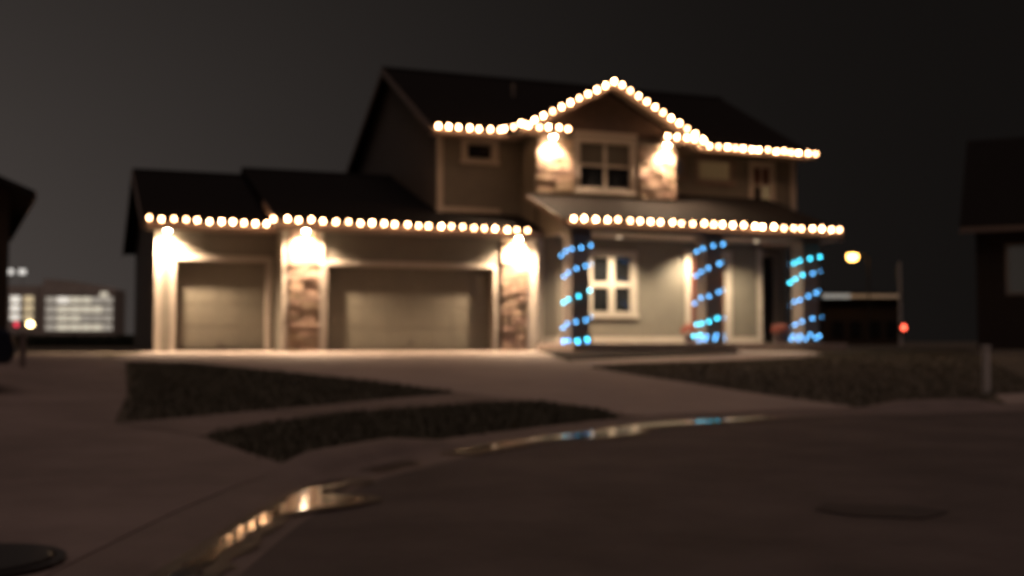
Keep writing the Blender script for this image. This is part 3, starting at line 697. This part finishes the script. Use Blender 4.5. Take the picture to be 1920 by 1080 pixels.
# parked car, its nose showing at the left edge
def car(label, loc, rz):
    r = thing('parked_car', label, 'car', loc, rz)
    # side profile in x (nose at +x) extruded across y with tumblehome
    prof = [(2.15, .30), (2.22, .48), (2.16, .68), (1.95, .76), (1.0, .90), (.35, 1.32), (-.2, 1.43), (-1.0, 1.40), (-1.65, 1.02), (-2.1, .95), (-2.2, .70), (-2.15, .30)]
    v = []; f = []; lv = [(-.88, .0), (-.82, .06), (0, .10), (.82, .06), (.88, .0)]
    for y, k in lv:
        for x, z in prof: v.append((x * (1 + (k - .1) * .25), y * (1 - max(0, z - .95) * .35), z + (k - .1) * .15 * (z > .6)))
    n = len(prof)
    for i in range(len(lv) - 1):
        for k in range(n): f.append((i * n + k, i * n + (k + 1) % n, (i + 1) * n + (k + 1) % n, (i + 1) * n + k))
    f.append(tuple(range(n))); f.append(tuple(reversed([4 * n + k for k in range(n)])))
    me = bpy.data.meshes.new('body'); me.from_pydata(v, [], f)
    bm = bmesh.new(); bm.from_mesh(me); bmesh.ops.recalc_face_normals(bm, faces=bm.faces); bm.to_mesh(me); bm.free()
    for p in me.polygons: p.use_smooth = False
    body = link('body', me, 'car_paint', r); bv = body.modifiers.new('bevel', 'BEVEL'); bv.width = .05; bv.segments = 2
    MB().solid([(1.0, -.72, .93), (1.0, .72, .93), (.38, .64, 1.33), (.38, -.64, 1.33)], (.02, 0, .02)).build('windscreen', 'glass', r)
    for s in (-1, 1):
        MB().solid([(.85, s * .845, .96), (-1.5, s * .845, .98), (-.95, s * .735, 1.34), (.3, s * .735, 1.30)], (0, s * .02, .005)).build('side_window', 'glass', r)
        MB().lathe([(.02, -.01), (.09, 0), (.09, .02), (.02, .03)], 12).build('headlight', 'metal_grey', r).matrix_local = Matrix.Translation((2.17, s * .62, .62)) @ Matrix.Rotation(math.pi / 2, 4, 'Y')
        for x in (1.35, -1.35):
            w = MB().lathe([(.20, -.1), (.31, -.1), (.33, -.06), (.33, .06), (.31, .1), (.20, .1)], 20).build('wheel', 'tyre', r); w.matrix_local = Matrix.Translation((x, s * .80, .33)) @ Matrix.Rotation(math.pi / 2, 4, 'X')
            MB().lathe([(.02, -.105), (.19, -.09), (.19, .09), (.02, .105)], 12).build('rim', 'metal_grey', w)
    MB().box(2.19, 2.25, -.26, .26, .42, .53).build('number_plate', 'post_white', r)
    return r
car('dark blue parked car, only its nose showing at the left edge', (-4.98, -15.9, H(-4.2, -16) + .02), math.radians(14))

# ------------------------------------------------------------ small posts
def post(name, label, x, y, w, h, material, cap=True):
    z = H(x, y)
    r = thing(name, label, 'post', (x, y, z))
    MB().box(-w / 2, w / 2, -w / 2, w / 2, -.15, h).build('shaft', material, r, .008)
    MB().solid([(-w / 2 - .012, -w / 2 - .012, h + .001), (w / 2 + .012, -w / 2 - .012, h + .001), (w / 2 + .012, w / 2 + .012, h + .001), (-w / 2 - .012, w / 2 + .012, h + .001)], (0, 0, .035)).build('cap', material, r, .008)
post('marker_post', 'slim white marker post on the right lawn beside the curb', 11.01, -17.27, .095, .69, 'post_white')
post('marker_post', 'low grey post at the edge of the left driveway', -2.78, -10.66, .09, .55, 'curb_concrete')

# ------------------------------------------------------------ far left: hedge, office block, lamps
def at(u, Z):      # point on the ground plane at picture column u (1920 wide) and depth Z, for placing far things
    a = math.radians(21.408); X = (u - 960) / 2117 * Z
    return (-2.082 + X * math.cos(a) + Z * math.sin(a), -30.762 - X * math.sin(a) + Z * math.cos(a))
def leaf_mass(x0, x1, y0, y1, z0, z1, n, size):
    v = []; f = []
    for _ in range(n):
        c = Vector((random.uniform(x0, x1), random.uniform(y0, y1), z0 + (z1 - z0) * random.random() ** .7 * random.uniform(.85, 1.08)))
        a = Vector((random.gauss(0, 1), random.gauss(0, 1), random.gauss(0, 1))).normalized() * size; b = a.orthogonal().normalized() * size * .6; k = len(v)
        v += [tuple(c - a), tuple(c + b), tuple(c + a), tuple(c - b)]; f.append((k, k + 1, k + 2, k + 3))
    me = bpy.data.meshes.new('foliage'); me.from_pydata(v, [], f); return me
hx, hy = at(150, 62)
hd = thing('hedge', 'low dark clipped hedge before the lit office block', 'hedge', (hx, hy, -.05), math.radians(-21.4))
MB().box(-3.6, 3.6, -.35, .35, 0, .52).build('branches', 'foliage', hd); link('foliage', leaf_mass(-3.8, 3.8, -.5, .5, 0, .66, 5000, .09), 'foliage', hd)
ZO = 420; k = ZO / 2117.0
ox, oy = at(40, ZO)
of = thing('office_block', 'far office block with four rows of pale lit windows, left of the garage', 'building', (ox, oy, -.1), math.radians(-21.4 + 6))
def zz(v): return (641 - v) * k + .36
Wm = (212 - 82) * k
def px(u): return (u - 40) * k
MB().box(px(80), px(208), 0, 18, 0, zz(541)).build('wall', 'office_wall', of)
MB().box(px(2), px(68), -2, 18, 0, zz(536)).build('wall', 'office_wall', of)
MB().box(px(68.2), px(79.8), 1, 17, 0, zz(534)).build('stair_tower', 'office_wall', of)
MB().solid([(px(78), .4, zz(540.8)), (px(207), .4, zz(540.8)), (px(190), .4, zz(536)), (px(130), .4, zz(526)), (px(78), .4, zz(522))], (0, 16, 0)).build('roof', 'office_wall', of)
for r_, (va, vb) in enumerate(((556, 569), (573, 587), (590.5, 603), (607, 620))):
    cells = [(84, 103, 'dim_window'), (104.5, 126, 'white_window' if r_ in (0,) else 'pale_window'), (127.5, 148, 'pale_window'), (149.5, 167, 'pale_window' if r_ != 2 else 'dim_window'), (168.5, 187, 'dim_window' if r_ in (0, 2) else 'pale_window'), (188.5, 206, 'dim_window')]
    for a, b, pm in cells:
        w = MB().box(px(a), px(b), -.16, -.02, zz(vb), zz(va)).build('window', 'office_wall', of)
        MB().box(px(a) + .02, px(b) - .02, -.25, -.17, zz(vb) + .15, zz(va) - .15).build('pane', pm, w)
for r_, (va, vb) in enumerate(((554, 570), (571, 586), (588, 602))):
    for c_, (a, b) in enumerate(((22, 42), (46, 66))):
        w = MB().box(px(a), px(b), -2.16, -2.02, zz(vb), zz(va)).build('window', 'office_wall', of)
        MB().box(px(a) + .3, px(b) - .3, -2.25, -2.17, zz(vb) + .3, zz(va) - .3).build('pane', 'white_window' if c_ == 0 else 'amber_window', w)
MB().box(px(183), px(196), -.2, -.02, zz(556), zz(547)).build('window', 'pale_window', of)
MB().box(px(84), px(180), -.2, -.02, zz(552), zz(546)).build('window', 'office_wall', of)
for u in (18, 40): 
    s = MB().tube([(px(u), 0, zz(536)), (px(u), 0, zz(513))], .12, 6).build('lamp_mast', 'metal_grey', of)
    MB().box(px(u) - 1.1, px(u) + 1.1, -.5, .5, zz(514), zz(505)).build('lamp', 'roof_lamp', s)
lx, ly = at(57, 95)
lp = thing('lamp_post', 'low garden lamp glowing yellow before the far office block', 'lamp post', (lx, ly, -.1))
MB().tube([(0, 0, 0), (0, 0, 1.62)], .045, 8).build('pole', 'metal_dark', lp)
MB().lathe([(.03, 0), (.20, .06), (.26, .22), (.20, .38), (.03, .44)], 14, (0, 0, 1.62)).build('globe', 'yellow_glow', lp, smooth=True)
tx, ty = at(31, 110)
ts = thing('signal_post', 'far small post with a crimson lamp at the left edge', 'signal', (tx, ty, -.1))
MB().tube([(0, 0, 0), (0, 0, 1.7)], .05, 8).build('pole', 'metal_dark', ts)
MB().box(-.25, .25, -.1, .1, 1.7, 2.4).build('housing', 'metal_dark', ts, .02)
MB().lathe([(.02, 0), (.22, .01), (.2, .08), (.02, .11)], 14).build('lamp', 'crimson_glow', ts).matrix_local = Matrix.Translation((0, -.11, 2.05)) @ Matrix.Rotation(math.pi / 2, 4, 'X')

# ------------------------------------------------------------ far right: street lamp, canopy, signal
sx, sy = at(1600, 115)
sl = thing('street_lamp', 'tall street lamp glowing orange beyond the right end of the porch', 'street lamp', (sx, sy, -.1), math.radians(-21.4))
MB().tube([(1.6, 0, 0), (1.6, 0, 8.7), (1.3, 0, 9.2), (.3, 0, 9.35)], .09, 8).build('pole', 'metal_dark', sl)
MB().box(-.55, .45, -.26, .26, 9.26, 9.42).build('head', 'metal_dark', sl, .05)
MB().lathe([(.05, -.62), (.36, -.52), (.52, -.26), (.48, 0)], 14, (0, 0, 9.255)).build('lamp', 'sodium_glow', sl, smooth=True)
cx, cy = at(1545, 118)
k2 = 118 / 2117.0
cp = thing('low_building', 'far low dark building with a pale lit strip along its roof edge', 'building', (cx, cy, -.1), math.radians(-21.4))
MB().box(0, 145 * k2, .3, 9, 0, 4.6).build('wall', 'neighbour_wall', cp)
MB().box(-.4, 147 * k2, -.2, 9.3, 4.62, 5.5).build('roof', 'neighbour_roof', cp)
MB().box(-.2, 48 * k2, -.32, -.21, 4.92, 5.34).build('lit_strip', 'strip_white', cp); MB().box(48 * k2 + .02, 143 * k2, -.32, -.21, 4.96, 5.28).build('lit_strip', 'strip_amber', cp)
for i in range(4): 
    w = MB().box(.8 + i * 1.9, 2.2 + i * 1.9, .2, .29, .9, 2.6).build('window', 'neighbour_wall', cp); MB().box(.9 + i * 1.9, 2.1 + i * 1.9, .17, .195, 1.0, 2.5).build('pane', 'glass', w)
rx, ry = at(1688, 112)
rs = thing('signal_post', 'tall pale post with a red lamp low on it, far right of the porch', 'signal', (rx, ry, -.1))
MB().tube([(0, 0, 0), (0, 0, 8.3)], .16, 8, .12).build('pole', 'post_white', rs)
MB().box(-.28, .28, -.45, -.17, 1.35, 2.2).build('housing', 'metal_dark', rs, .02)
MB().lathe([(.02, 0), (.26, .01), (.24, .08), (.02, .12)], 14).build('lamp', 'red_glow', rs).matrix_local = Matrix.Translation((0, -.46, 1.78)) @ Matrix.Rotation(math.pi / 2, 4, 'X')
